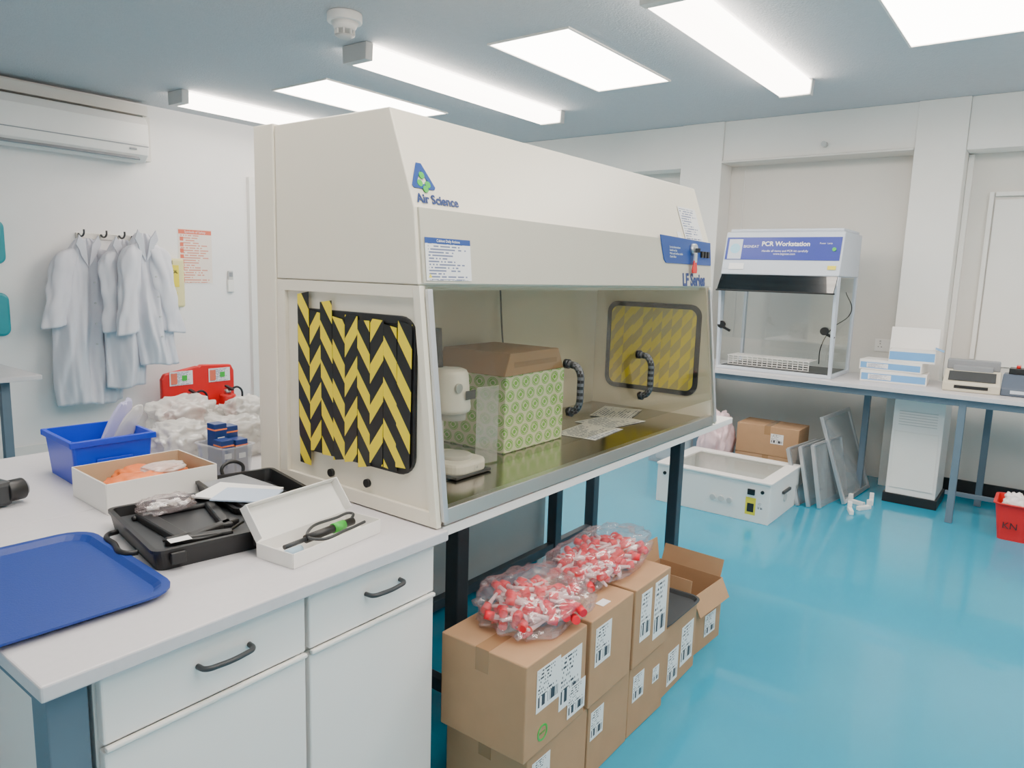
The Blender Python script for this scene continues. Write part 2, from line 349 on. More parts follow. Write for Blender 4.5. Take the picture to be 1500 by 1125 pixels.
for k in range(9):
    y=1.689+(k-4)*.0565
    top=[1.478,1.466,1.478,1.470,1.482,1.474,1.515,1.486,1.535][k]
    bot=[1.058,1.040,1.045,1.035,1.04,1.036,1.035,1.045,.985][k]
    o=prism('hazard_tape_strip',[(-.028,bot-1.262),(.028,bot-1.262+random.uniform(-.014,.014)),(.028,top-1.262),(-.028,top-1.262+random.uniform(-.01,.01))],.0012,HAZ,cab,(X0-.003+.0004*(k%2),y,1.262),YZ)
    o.rotation_euler.rotate_axis('Z',D([1.0,-.6,.4,-.8,.5,0,-.7,.8,-.4][k]))
    m=bpy.data.materials.new('hazard_tape_run'); m.use_nodes=True; nt=m.node_tree; b=nt.nodes['Principled BSDF']; b.inputs['Roughness'].default_value=.35
    tc=nt.nodes.new('ShaderNodeTexCoord'); sp=nt.nodes.new('ShaderNodeSeparateXYZ'); nt.links.new(tc.outputs['Object'],sp.inputs[0])
    sg=[-1,-1,1,-1,1,-1,-1,1,-1][k]
    ph=mathn(nt,'ADD',mathn(nt,'DIVIDE',sp.outputs[1],.122),mathn(nt,'MULTIPLY',sp.outputs[0],sg*11))
    ph=mathn(nt,'ADD',ph,50+[.0,.35,.5,.25,.95,.6,.15,.75,.3][k])
    q=mathn(nt,'GREATER_THAN',mathn(nt,'FRACT',ph),.47)
    mx=nt.nodes.new('ShaderNodeMix'); mx.data_type='RGBA'; nt.links.new(q,mx.inputs['Factor'])
    mx.inputs['A'].default_value=(.88,.68,.02,1); mx.inputs['B'].default_value=(.010,.010,.010,1)
    nt.links.new(mx.outputs['Result'],b.inputs['Base Color']); o.data.materials[0]=m
for y,z in((1.80,.975),(1.63,.975)):
    cyl('cable_port',(X0+.010,y,z),.013,.012,BLACK,cab,'x')
for xa in (X0+.019,X1-.042):
    prism('sash_rail',[(fy(.93)-.014,.92),(fy(1.57)-.014,1.57),(fy(1.57)-.001,1.57),(fy(.93)-.001,.92)],.02,ALU,cab,(xa,0,0),YZ,.002)
prism('glass_sash',[(fy(1.03)+.002,1.03),(fy(1.575)+.002,1.575),(fy(1.575)+.007,1.575),(fy(1.03)+.007,1.03)],X1-X0-.085,GLASS,cab,(X0+.04,0,0),YZ)
CHK=bpy.data.materials.new('checker_grip'); CHK.use_nodes=True
_n=CHK.node_tree; _c=_n.nodes.new('ShaderNodeTexChecker'); _c.inputs['Scale'].default_value=90; _c.inputs['Color1'].default_value=(.008,.008,.008,1); _c.inputs['Color2'].default_value=(.10,.105,.11,1)
_t=_n.nodes.new('ShaderNodeTexCoord'); _n.links.new(_t.outputs['Object'],_c.inputs['Vector']); _n.links.new(_c.outputs['Color'],_n.nodes['Principled BSDF'].inputs['Base Color'])
for x,z in ((2.14,1.225),(2.68,1.22)):
    yb=fy(z)
    tube('sash_handle',[(0,.0,.085),(0,-.035,.075),(0,-.05,0),(0,-.035,-.075),(0,.0,-.085)],.013,CHK,cab,(x,yb,z))
    for dz in(.085,-.085): cyl('handle_mount',(x,yb-.002+dz*.118,z+dz),.017,.016,BLACK,cab,'y')
tube('cable',[(0,0,.5),(.01,-.01,.3),(.04,-.01,.1),(.03,0,-.02)],.004,DGREY,cab,(2.55,2.01,1.05))
SL=D(90)-math.atan(.098/.27); BL=D(90)-math.atan(.02/.21)
def up(z): return 1.432+(z-1.79)*(.098/.27)
def bd(z): return 1.425-(1.79-z)*(.021/.205)
ly=up(1.815)-.003
text('maker_lettering','Air Science',.037,(1.447,ly,1.815),(SL,0,0),NAVY,cab,bold=.001)
z=1.875
prism('logo_triangle',[(-.046,-.026),(-.040,-.034),(.040,-.034),(.046,-.026),(.010,.042),(-.010,.042)],.0015,NAVY2,cab,(1.487,up(z)-.002,z),(SL,0,0),.001,
  hole=[(-.024,-.018),(-.022,-.020),(.022,-.020),(.024,-.018),(.002,.018),(-.002,.018)])
for dx,dz in((0,.006),(-.014,-.018),(.016,-.020),(.004,-.034)):
    zz=z+dz*math.sin(SL); cyl('logo_dot',(1.487+dx,up(zz)-.004,zz),.010,.002,GREEN,cab,rot=(SL,0,0))
yy=bd(1.652)-.002
flat('instruction_sticker',(1.548,yy,1.652),.19,.118,(BL,0,0),POST,cab)
flat('sticker_header',(1.548,bd(1.703)-.003,1.703),.19,.016,(BL,0,0),NAVY2,cab)
text('sticker_lettering','Cabinet Daily Actions',.011,(1.548,bd(1.703)-.0042,1.703),(BL,0,0),WINK,cab,'CENTER',.0002)
cyl('warning_disc',(1.468,bd(1.603)-.003,1.605),.007,.001,YEL,cab,rot=(BL,0,0),seg=3)
prism('control_panel',[(-.27,.075),(-.24,-.03),(-.22,-.045),(.28,-.045),(.28,.065)],.004,NAVY2,cab,(3.175,bd(1.735)-.001,1.73),(BL,0,0),.001)
text('panel_lettering','Service Instructions\nSwitch on fan\nWait until airflow stable\nCheck filter',.014,(2.99,bd(1.74)-.006,1.735),(BL,0,0),LIGHTB,cab)
for i in range(3): box('rocker_switch',(3.34+i*.035,bd(1.735)-.008,1.735),(.022,.012,.03),BLACK,cab,.002)
flat('notice',(3.29,up(1.87)-.003,1.87),.20,.17,(SL,0,0),POST,cab)
flat('small_label',(3.13,up(1.815)-.003,1.815),.04,.03,(SL,0,0),PAPER,cab)
cyl('key_switch',(3.235,bd(1.755)-.012,1.755),.026,.02,ALU,cab,'y')
box('key',(3.235,bd(1.755)-.03,1.75),(.006,.03,.02),DGREY,cab,.001)
box('key_bunch',(3.228,bd(1.72)-.022,1.715),(.026,.012,.045),ALU,cab,.004)
prism('red_tag',[(-.010,.03),(.010,.03),(.026,-.015),(.022,-.03),(-.022,-.03),(-.026,-.015)],.008,RED,cab,(3.225,bd(1.68)-.015,1.675),XZ,.003)
text('series_lettering','LF Series',.078,(3.125,bd(1.628)-.003,1.612),(BL,0,0),NAVY,cab,bold=.003,sx=.9)
g=thing('patterned_carton','white carton printed all over with green circular emblems','cardboard box',(2.33,1.80,.936))
box('body',(0,0,.15),(.40,.32,.30),GBOX,g,.004)
g=thing('carton_with_flaps','flattened brown cardboard box lying on the green patterned carton','cardboard box',(2.31,1.80,1.237),rz=2)
prism('body',[(-.21,0),(.21,0),(.165,.085),(-.175,.085)],.33,KRAFT,g,(0,.165,0),XZ,.003)
box('tape',(0,-.1665,.04),(.30,.001,.02),TAPE,g,0)
g=thing('laboratory_viewer','white bench instrument with round base, upright arm and domed head','laboratory instrument',(1.81,1.64,.936),rz=0)
prism('base',rr(.18,.21,.05),.045,WPLAS,g,(0.02,0,0.005),(0,0,0),.012)
box('base_rim',(.02,0,.006),(.185,.215,.011),DGREY,g,.004)
prism('arm',[(.10,.03),(.05,.03),(.055,.20),(-.02,.25),(-.02,.36),(.06,.36),(.10,.31)],.10,WPLAS,g,(-.05,0,0),YZ,.02)
cyl('head',(-.02,-.03,.29),.070,.15,WPLAS,g,r2=.056,bevel=.018)
cyl('lens_collar',(-.01,-.03,.205),.045,.03,LGREY,g)
cyl('specimen_disc',(.02,-.02,.056),.055,.015,LGREY,g,bevel=.003)
cyl('head_button',(-.045,-.086,.305),.016,.01,ALU,g,'y')
flat('display',(.0,-.10,.28),.05,.03,XZ,DGREY,g)
cyl('eyepiece',(-.035,.02,.43),.020,.13,DGREY,g,r2=.013)
flat('number_tag',(.03,-.108,.028),.022,.016,XZ,PAPER,g)
text('number_lettering','13',.012,(.03,-.1095,.028),XZ,INK,g,'CENTER',.0001)
tag(box('acrylic_guard',(1.975,1.60,1.08),(.10,.004,.28),CLRW,None,.001,(0,0,D(-12))),'clear acrylic guard plate standing beside the white instrument','plastic guard')
for i,(x,y,r) in enumerate([(2.72,1.62,5),(2.98,1.66,-8),(3.2,1.75,15)]):
    tag(flat('paper_sheet',(x,y,.9365+i*.001),.29,.20,(0,0,D(r)),POST,None,.0006),'printed sheet of paper lying on the stainless work surface','paper',group='papers in the cabinet')
# ------------------------------------------------------------------ cabinet stand
st=thing('cabinet_stand','steel stand with white edged top and dark grey legs under cabinet','stand',(2.6,1.75,0),world=True)
bx('top',(1.465,1.338,.868),(3.72,2.18,.898),WPLAS,st,.003)
for x,y in((1.85,1.62),(3.68,1.62),(1.85,2.15),(3.28,2.15),(3.68,2.15)):
    bx('leg',(x-.03,y-.03,0),(x+.03,y+.03,.868),LEG,st,.004)
bx('rail',(1.88,2.13,.08),(3.65,2.17,.13),LEG,st,.003)
bx('rail',(1.83,1.65,.08),(1.87,2.12,.13),LEG,st,.003)
bx('rail',(1.88,1.60,.80),(3.65,1.64,.867),LEG,st,.003)
bx('rail',(3.66,1.65,.80),(3.70,2.12,.867),LEG,st,.003)
# ------------------------------------------------------------------ left bench
tag(bx('worktop',(.43,1.31,.868),(1.458,2.2,.9),TOP,None,.004),'pale grey laboratory worktop above the white drawer cabinets','worktop',group='centre bench worktops')
tag(bx('worktop',(.43,2.2,.868),(3.35,3.0,.9),TOP,None,.001),'pale grey laboratory worktop holding crates and bagged labware','worktop',group='centre bench worktops')
ub=thing('workbench','blue-grey steel workbench frame carrying the grey worktop','bench',(.5,2.1,0),world=True)
for x,y in((.49,1.40),(.49,2.9),(.49,2.1)):
    bx('leg',(x-.035,y-.035,0),(x+.035,y+.035,.866),LEGB,ub,.003)
bx('rail',(.465,1.436,.80),(.515,2.06,.866),LEGB,ub,.003)
bx('rail',(.465,2.136,.80),(.515,2.86,.866),LEGB,ub,.003)
for x0,x1 in((.535,1.0),(1.004,1.44)):
    c=thing('drawer_cabinet','white under-bench cabinet with one drawer above a cupboard door','cabinet',((x0+x1)/2,1.65,0),group='under-bench cabinets',world=True)
    bx('body',(x0,1.372,.08),(x1,2.15,.862),WPLAS,c,.002)
    bx('plinth',(x0+.01,1.42,0),(x1-.01,2.1,.08),BLACK,c,.002)
    cx=(x0+x1)/2
    dr=bx('drawer',(x0+.004,1.345,.715),(x1-.004,1.371,.855),WPLAS,c,.004)
    do=bx('door',(x0+.004,1.345,.09),(x1-.004,1.371,.700),WPLAS,c,.004)
    h=tube('handle',[(-.06,0,0),(-.055,-.022,0),(-.03,-.03,.0),(.03,-.03,0),(.055,-.022,0),(.06,0,0)],.006,DGREY,c,(cx+.02,1.345,.795)); 
    h.parent=dr; h.location=(.02,-.013,.01)
    box('drip_edge',(cx,1.342,.708),(x1-x0-.01,.014,.010),WHITE,c,.003)
cb=thing('bench_cupboard','plain grey-white back of under-bench cupboards facing the next bench','cabinet',(2.4,2.6,0),world=True)
bx('body',(.6,2.25,.06),(3.33,2.95,.866),LGREY,cb,.003)
bx('plinth',(.62,2.28,0),(3.31,2.92,.06),BLACK,cb,0)
tag(opentray('serving_tray',.44,.51,.012,.005,TRAYB,None,(.548,1.745,.901),(0,0,D(-3)),taper=.012,r=.06,flange=.012),'blue plastic canteen tray lying on the bench corner','tray')
c=thing('plastic_crate','bright blue plastic stacking crate holding glove packets','crate',(1.07,2.565,.9005),rz=-4)
opentray('body',.25,.27,.15,.005,BLUE,c,taper=.012,r=.012)
for c_,s_ in(((0,.138,.14),(.265,.008,.02)),((0,-.138,.14),(.265,.008,.02)),((-.128,0,.14),(.008,.268,.02)),((.128,0,.14),(.008,.268,.02))): box('rim',c_,s_,BLUE,c,.002)
box('label_holder',(0,-.137,.06),(.11,.006,.05),BLUE,c,.002)
LIL=clear('lilac_polythene',(.8,.78,.95),.1,.2,haze=.6,hazecol=(.6,.6,.85))
for i,(x,y,rx,rz) in enumerate([(.0,.02,34,10),(.03,.03,42,-14),(.05,.04,32,30)]):
    M=blob('glove_packet',(1.07+x,2.57+y,.915),(.055,.02,.24),LIL if i!=1 else BAGW,None,seed=i,amp=.1,rot=(D(6),D(rx*.7),D(rz)))
    tag(M,'translucent lilac and white glove packet standing in the blue crate','packet',group='glove packets')
b=thing('open_carton','shallow white cardboard box with brown inside holding orange bags','cardboard box',(1.065,2.235,.9005),rz=-3)
bw,bd_,bh=.33,.26,.09
box('wall',(0,-bd_/2,bh/2),(bw,.003,bh),WHITE,b,.001); box('wall',(0,bd_/2,bh/2),(bw,.003,bh),WHITE,b,.001)
box('wall',(-bw/2,0,bh/2),(.003,bd_-.004,bh),WHITE,b,.001); box('wall',(bw/2,0,bh/2),(.003,bd_-.004,bh),WHITE,b,.001)
box('wall_lining',(0,bd_/2-.003,bh/2),(bw-.006,.002,bh-.001),KRAFTP,b,0); box('wall_lining',(bw/2-.003,0,bh/2),(.002,bd_-.01,bh-.001),KRAFTP,b,0); box('wall_lining',(-bw/2+.003,0,bh/2),(.002,bd_-.01,bh-.001),KRAFTP,b,0)
box('base',(0,0,.003),(bw-.004,bd_-.004,.004),KRAFTP,b,0)
for i,(x,y,sx) in enumerate([(-.05,-.03,.18),(.06,.02,.16),(.0,.05,.14)]):
    tag(blob('orange_packet',(1.065+x,2.235+y,.906),(sx*.95,.12,.07),ORANGE,None,seed=20+i,amp=.3,crease=.3),'crumpled orange plastic packet inside the shallow carton','packet',group='orange packets')
tag(blob('clear_packet',(1.12,2.235,.962),(.13,.09,.025),BAGW,None,seed=31,amp=.3),'crumpled clear plastic packet on top of the orange packets','packet')
tb=thing('storage_tub','clear plastic tub holding small navy product cartons','tub',(1.345,2.25,.9005),rz=4)
opentray('body',.12,.16,.11,.003,CLRW,tb,taper=.008,r=.012,flange=.006)
for i,(x,y,h) in enumerate([(-.025,-.035,.13),(.028,-.035,.125),(-.01,.03,.175),(.035,.035,.16)]):
    q=thing('product_carton','small navy cardboard carton with orange stripe standing in clear tub','carton',(1.345+x,2.25+y,.905),group='navy cartons')
    box('body',(0,0,h/2),(.045,.05,h),NAVY,q,.002)
    box('stripe',(0,0,h-.02),(.0456,.0506,.005),ORANGE,q,0)
    box('logo_patch',(0,-.0256,h-.055),(.025,.001,.018),PAPER,q,0)
for i,(x,y,sx,sz) in enumerate([(1.36,2.58,.2,.13),(1.52,2.50,.22,.14),(1.75,2.72,.24,.16),(1.5,2.80,.26,.17),(1.95,2.5,.24,.18)]):
    tag(blob('bagged_apparatus',(x,y,.9005),(sx,.2,sz),BAGW,None,seed=40+i,amp=.35,f=2.2,crease=.5,sub=5),'milky plastic bag of white labware slumped on the bench','plastic bag',group='bagged labware')
q=thing('handheld_camera','small black instrument with round barrel lying on the bench','instrument',(.70,2.42,.9005),rz=10)
box('body',(0,0,.04),(.10,.08,.075),DGREY,q,.014)
cyl('barrel',(.06,-.02,.042),.032,.05,BLACK,q,'x',bevel=.004); cyl('barrel_ring',(.088,-.02,.042),.022,.008,MGREY,q,'x')
box('top_dial',(-.01,0,.083),(.04,.04,.012),BLACK,q,.004)
k=thing('instrument_case','open black moulded carrying case with tools in shaped recesses','tool case',(.965,1.79,.9005),rz=-10)
opentray('case_base',.30,.40,.045,.008,BLACK,k,taper=.008,r=.02,flange=.004)
box('foam_insert',(0,0,.018),(.28,.38,.020),DGREY,k,.006)
for nm,c_,s_,rz in[('tool_grip',(-.07,.02,.036),(.04,.24,.02),6),('tool_barrel',(.03,-.08,.036),(.15,.03,.018),20),('tool_handle',(.08,.02,.036),(.03,.22,.018),-8),('tool_probe',(-.02,-.12,.036),(.16,.028,.02),-12),('recess_ridge',(0,.13,.034),(.22,.02,.014),0)]:
    box(nm,c_,s_,BLACK,k,.006,(0,0,D(rz)))
tube('tool_cable',[(-.1,-.1,.04),(-.05,-.15,.045),(.03,-.14,.04),(.1,-.1,.045)],.004,BLACK,k)
for x in(-.1,.1): box('latch',(x*1.0,-.207,.03),(.035,.012,.03),BLACK,k,.003)
tube('carry_handle',[(-.156,.09,.02),(-.18,.08,.02),(-.185,0,.02),(-.18,-.08,.02),(-.156,-.09,.02)],.007,BLACK,k)
l=thing('instrument_case','open black case tray with printed manual and grey pouch','tool case',(1.245,1.92,.9005),rz=-12)
opentray('case_shell',.25,.36,.04,.008,BLACK,l,taper=.008,r=.02,flange=.004)
box('grey_pouch',(-.03,.06,.035),(.15,.2,.02),MGREY,l,.008,(0,0,D(12)))
tube('carry_handle',[(-.03,.186,.03),(-.03,.196,.07),(.03,.196,.07),(.03,.186,.03)],.006,BLACK,l)
tag(box('manual_booklet',(1.17,1.89,.952),(.15,.21,.006),PAPER,None,.001,(0,0,D(28))),'white printed manual resting on the black case','booklet')
tag(box('manual_booklet',(1.16,1.83,.959),(.12,.17,.005),mat('pale_blue_paper',(.50,.60,.76),.5),None,.001,(0,0,D(35))),'pale blue booklet resting on the black case','booklet')
tag(blob('parts_packet',(.965,1.92,.945),(.15,.10,.035),BAG,None,seed=51,amp=.4,f=4),'clear bag of small white parts on black tool case','packet')
for i in range(9):
    cyl_=cyl('plastic_fitting',(.965+random.uniform(-.05,.05),1.92+random.uniform(-.03,.03),.957+random.uniform(0,.006)),.006,.03,WPLAS,None,rot=(D(90),0,random.uniform(0,3)),seg=10)
    tag(cyl_,'small white plastic fitting inside a clear packet','fitting',group='plastic fittings')
tag(box('asset_tag',(.862,1.655,.954),(.05,.03,.001),PAPER,None,0,(0,0,D(-10))),'small white paper tag lying on the black tool case','tag')
g=thing('probe_carton','open long white cardboard box with hinged lid holding cabled probe','cardboard box',(1.155,1.485,.9005),rz=6)
W_,D_,H_=.31,.13,.038
box('base',(0,0,.002),(W_,D_,.003),WHITE,g,0)
for c_,s_ in(((0,-D_/2,H_/2),(W_,.003,H_)),((0,D_/2,H_/2),(W_,.003,H_)),((-W_/2,0,H_/2),(.003,D_-.004,H_)),((W_/2,0,H_/2),(.003,D_-.004,H_))): box('wall',c_,s_,WHITE,g,.0008)
box('lid',(0,D_/2+.03,H_+.036),(W_,.003,.10),WHITE,g,.0008,(D(-38),0,0))
box('lid_flange',(0,D_/2+.046,H_+.082),(W_,.028,.003),WHITE,g,.0008,(D(-38),0,0))
for sx in(-1,1): box('lid_side',(sx*W_/2,D_/2+.018,H_+.046),(.003,.028,.095),WHITE,g,.0008,(D(-38),0,0))
q=thing('cabled_probe','slim black probe with green collar and grey cable in white box','probe',(1.155,1.485,.906),rz=6)
cyl('body',(.03,.0,.025),.011,.17,BLACK,q,'x'); cyl('collar',(.06,.0,.025),.0135,.04,GREEN,q,'x'); cyl('tip',(-.09,0,.025),.006,.07,DGREY,q,'x')
cyl('cap',(-.125,-.03,.018),.013,.05,mat('pale_blue_cap',(.35,.5,.62),.4),q,'x')
tube('cable',[(.11,0,.03),(.14,.03,.035),(.10,.045,.03),(0,.04,.03),(-.05,-.03,.03),(.05,-.045,.03),(.12,-.04,.03)],.004,DGREY,q)
# ------------------------------------------------------------------ cardboard stack
def carton(x0,x1,y0,y1,z0,z1,label,labels=(),grp='stacked shipping cartons'):
    cx,cy=(x0+x1)/2,(y0+y1)/2
    c=thing('shipping_carton',label,'cardboard box',(cx,cy,z0),rz=random.uniform(-1.2,1.2),group=grp)
    w,d,h=x1-x0,y1-y0,z1-z0
    box('body',(0,0,h/2),(w,d,h),KRAFT,c,.004)
    for q,s_ in[((0,0,h+.0004),(w+.001,.048,.0008)),((-w/2-.0004,0,h-.035),(.0008,.048,.07)),((w/2+.0004,0,h-.035),(.0008,.048,.07))]: box('packing_tape',q,s_,TAPE,c,0)
    for (u,v,lw,lh) in labels:
        flat('shipping_label',(-w/2+u*w,-d/2-.0006,v*h),lw,lh,XZ,LABEL,c)
    return c,w,d,h
Z1=.272
L0='sealed brown cardboard shipping carton with printed white labels in stack'
L1='sealed brown shipping carton at the bottom of the stack'
carton(1.53,1.85,1.06,1.37,0,Z1-.002,L1,[(.22,.7,.09,.09)])
carton(1.86,2.13,1.06,1.37,0,Z1-.002,L1,[(.2,.68,.08,.1)])
carton(2.14,2.41,1.06,1.37,0,Z1-.002,L1,[(.25,.65,.08,.1),(.75,.6,.05,.06)])
c,w,d,h=carton(1.49,1.81,1.05,1.36,Z1,.565,L0,[(.35,.66,.12,.13),(.72,.55,.12,.17)])
flat('shipping_label',(-w/2+.84*w,-d/2-.0012,.26*h),.10,.10,XZ,LABEL,c)
prism('recycle_mark',rr(.05,.05,.024),.001,GREEN,c,(-w/2+.09,-d/2-.0005,.055),XZ,0,hole=rr(.038,.038,.018))
text('recycle_lettering','PACKED',.011,(-w/2+.09,-d/2-.001,.055),XZ,GREEN,c,'CENTER',.0002,sx=.7)
carton(1.83,2.11,1.05,1.36,Z1,.565,L0,[(.28,.66,.10,.13)])
carton(2.125,2.40,1.05,1.36,Z1,.565,L0,[(.3,.6,.08,.18),(.72,.55,.10,.22)])
carton(2.44,2.76,1.08,1.42,0,.285,'brown shipping carton on the floor under a dark grey tray',[(.3,.35,.10,.14),(.72,.5,.12,.17)],'floor cartons')
tag(opentray('lid_tray',.34,.36,.014,.004,DGREY,None,(2.60,1.25,.288),(0,0,0),taper=.008,r=.04,flange=.006),'dark grey plastic tray lying on a brown carton','tray')
c=thing('open_shipping_carton','open brown cardboard carton with raised flaps on the floor','cardboard box',(2.95,1.27,0),rz=-3,group='floor cartons')
for c_,s_ in(((0,-.16,.14),(.30,.004,.28)),((0,.16,.14),(.30,.004,.28)),((-.15,0,.14),(.004,.315,.28)),((.15,0,.14),(.004,.315,.28))): box('wall',c_,s_,KRAFT,c,.001)
box('base',(0,0,.004),(.29,.31,.006),KRAFT2,c,0)
box('flap',(0,.170,.33),(.29,.004,.11),KRAFT,c,.001,(D(-10),0,0)); box('flap',(.165,0,.315),(.004,.30,.08),KRAFT,c,.001,(0,D(22),0)); box('flap',(-.145,0,.315),(.004,.3,.07),KRAFT,c,.001,(0,D(8),0)); box('flap',(0,-.18,.24),(.29,.004,.09),KRAFT,c,.001,(D(-26),0,0))
flat('shipping_label',(.04,-.1635,.10),.11,.10,XZ,LABEL,c)
tube_bm=bmesh.new(); bmesh.ops.create_cone(tube_bm,cap_ends=True,segments=10,radius1=.0045,radius2=.0085,depth=.075)
tme=bpy.data.meshes.new('sample_tube'); tube_bm.to_mesh(tme); tube_bm.free(); tme.materials.append(TUBEM)
cap_bm=bmesh.new(); bmesh.ops.create_cone(cap_bm,cap_ends=True,segments=12,radius1=.014,radius2=.013,depth=.028)
cme=bpy.data.meshes.new('cap'); cap_bm.to_mesh(cme); cap_bm.free(); cme.materials.append(REDC)
for me in (tme,cme):
    for f in me.polygons: f.use_smooth=len(f.vertices)==4
tb0=bpy.data.objects.new('sample_tube',tme); cp0=bpy.data.objects.new('cap',cme)
def bagof(cx,cy,z0,sx,sy,sz,rz,n,seed,lab):
    R=random.Random(seed)
    b=blob('polythene_bag',(cx,cy,z0),(sx,sy,sz),BAG,None,seed=seed,amp=.26,f=2.4,rot=(0,0,D(rz)),crease=.45,sub=5)
    tag(b,lab,'plastic bag',group='bags of sample tubes')
    cs,sn=math.cos(D(rz)),math.sin(D(rz))
    for i in range(n):
        while True:
            u=R.uniform(-1,1); v=R.uniform(-1,1)
            if abs(u)**3+abs(v)**3<1: break
        lay=R.random()**.7; hh=.014+lay*((sz-.045)*(1-.5*max(abs(u),abs(v))**2))
        x=cx+cs*u*sx*.41-sn*v*sy*.40; y=cy+sn*u*sx*.41+cs*v*sy*.40
        o=tb0.copy(); SC.objects.link(o); o.location=(x,y,z0+hh); o.rotation_euler=(D(90+R.uniform(-14,14)),0,R.uniform(0,2*pi))
        o['label']='clear plastic sample tube with red screw cap in a bag'; o['category']='sample tube'; o['group']='red-capped sample tubes'
        p=cp0.copy(); SC.objects.link(p); p.parent=o; p.location=(0,0,.042)
bagof(1.735,1.21,.567,.33,.28,.125,-12,110,3,'clear polythene bag full of red-capped sample tubes on a carton')
bagof(2.215,1.25,.567,.52,.25,.105,4,165,5,'long clear polythene bag full of red-capped tubes across two cartons')
tag(box('asset_tag',(1.97,1.09,.567),(.05,.03,.001),PAPER,None,0),'small white paper tag lying on a brown carton','tag')
# ------------------------------------------------------------------ back bench
tag(bx('worktop',(5.66,-1.6,.868),(6.385,2.95,.9),TOP,None,.003),'long pale grey worktop along the recessed wall','worktop')
bf=thing('wall_workbench','grey steel legs and rails carrying the wall bench','bench',(6.0,.9,0),world=True)
for x,y in((5.71,.48),(6.08,1.14),(6.3,.36),(5.71,-.9),(5.71,2.35),(6.3,2.9)):
    bx('leg',(x-.022,y-.022,0),(x+.022,y+.022,.867),LEGB,bf,.003)
bx('rail',(5.69,-1.55,.82),(5.73,2.9,.867),LEGB,bf,.003)
bx('rail',(6.0,-1.55,.12),(6.03,.55,.15),LEGB,bf,.003)
p=thing('pipe_casing','white boxed casing with black plinth and ventilation slots under the bench','casing',(6.15,.76,0),world=True)
bx('body',(5.95,.60,.07),(6.36,.93,.866),WPLAS,p,.004); bx('plinth',(5.94,.585,0),(6.37,.945,.07),BLACK,p,.002)
for k in range(6): bx('slot',(5.946,.64,.60+k*.02),(5.951,.89,.604+k*.02),LGREY,p,0)
bx('access_panel',(5.944,.62,.12),(5.951,.91,.55),WHITE,p,.002)
s=thing('pcr_workstation','benchtop cabinet with blue name panel, tinted visor and clear front','laboratory cabinet',(6.0,1.77,.9),world=True)
ya,yb=1.35,2.25
prism('upper_housing',[(5.72,1.665),(5.80,2.0),(6.34,2.0),(6.34,1.665)],yb-ya,LIGHTB,s,(0,yb,0),XZ,.01)
bx('lid',(5.83,ya+.02,2.0),(6.32,yb-.02,2.025),LIGHTB,s,.008)
bx('base',(5.76,ya,.9005),(6.34,yb,.925),LIGHTB,s,.004)
fr=(pi/2-math.atan(.08/.335),0,-pi/2)
def fx(z): return 5.72+(z-1.665)*(.08/.335)
ym=(ya+yb)/2
def fl(nm,y,z,wd,ht,m,o=.003,t=.001): 
    return flat(nm,(fx(z)-o,y,z),wd,ht,fr,m,s,t)
fl('name_panel',ym,1.87,.87,.18,mat('royal_blue_panel',(.014,.035,.32),.35))
fl('badge',yb-.09,1.865,.11,.16,LIGHTB,.0045)
cyl('badge_emblem',(fx(1.87)-.006,yb-.09,1.87),.04,.002,mat('pale_cyan',(.3,.6,.75),.4),s,rot=fr)
text('maker_lettering','BIGNEAT',.030,(fx(1.885)-.006,yb-.155,1.885),fr,WINK,s,ext=.0003)
text('name_lettering','PCR Workstation',.050,(fx(1.905)-.006,ym-.03,1.905),fr,WINK,s,'CENTER',.0003,.0012)
text('detail_lettering','Handle all items and PCR kit carefully\nwww.bigneat.com',.023,(fx(1.84)-.006,ym-.03,1.84),fr,WINK,s,'CENTER',.0002)
cyl('green_lamp',(fx(1.86)-.006,ya+.06,1.865),.014,.012,GREEN,s,rot=fr)
fl('service_sticker',yb-.12,1.73,.12,.05,PAPER,.004); fl('safety_sticker',ya+.06,1.73,.06,.03,YEL,.004)
text('panel_lettering','Power  Lamp',.017,(fx(1.91)-.006,ya+.17,1.91),fr,WINK,s,ext=.0002)
prism('tinted_visor',[(5.72,1.665),(5.64,1.545),(5.655,1.54),(5.74,1.665)],yb-ya-.02,SMOKE,s,(0,yb-.01,0),XZ)
box('visor_edge',(5.645,ym,1.54),(.012,yb-ya,.012),BLACK,s,.002)
for y in(ya+.012,yb-.012):
    prism('corner_post',[(5.76,.92),(5.70,1.60),(5.73,1.665),(5.79,1.665),(5.79,.92)],.022,LIGHTB,s,(0,y+.011,0),XZ,.002)
    bx('rear_post',(6.30,y-.012,.92),(6.34,y+.012,1.67),LIGHTB,s,.002)
    bx('clear_side',(5.79,y-.002,.93),(6.30,y+.002,1.66),CLR,s,0)
bx('rear_pane',(6.325,ya+.03,.93),(6.33,yb-.03,1.66),CLR,s,0)
bx('front_pane',(5.765,ya+.03,1.16),(5.769,yb-.03,1.66),CLR,s,0)
for y in(ya+.07,yb-.03):
    cyl('clamp_knob',(5.745,y,1.26),.03,.03,BLACK,s,'x'); box('clamp_bar',(5.755,y-.03,1.23),(.012,.09,.02),BLACK,s,.002,(D(25),0,0))
tube('power_cable',[(0,0,.35),(.01,-.05,.2),(-.02,.08,.05),(0,.15,-.1),(.02,.16,-.24)],.004,BLACK,s,(6.2,1.40,1.2))
box('work_tray',(6.05,ym,.928),(.5,.84,.004),DGREY,s,0)
tr=thing('wire_rack','white wire mesh rack inside the benchtop cabinet','rack',(5.95,1.86,.932),world=True)
l=[]
for i in range(17): l.append(((0,-.32+i*.04,.075),(.25,.005,.005)))
for i in range(17): l.append(((-.1,-.32+i*.04,.038),(.005,.005,.075)))
for i in range(6): l.append(((-.1+i*.04,0,.075),(.005,.65,.005)))
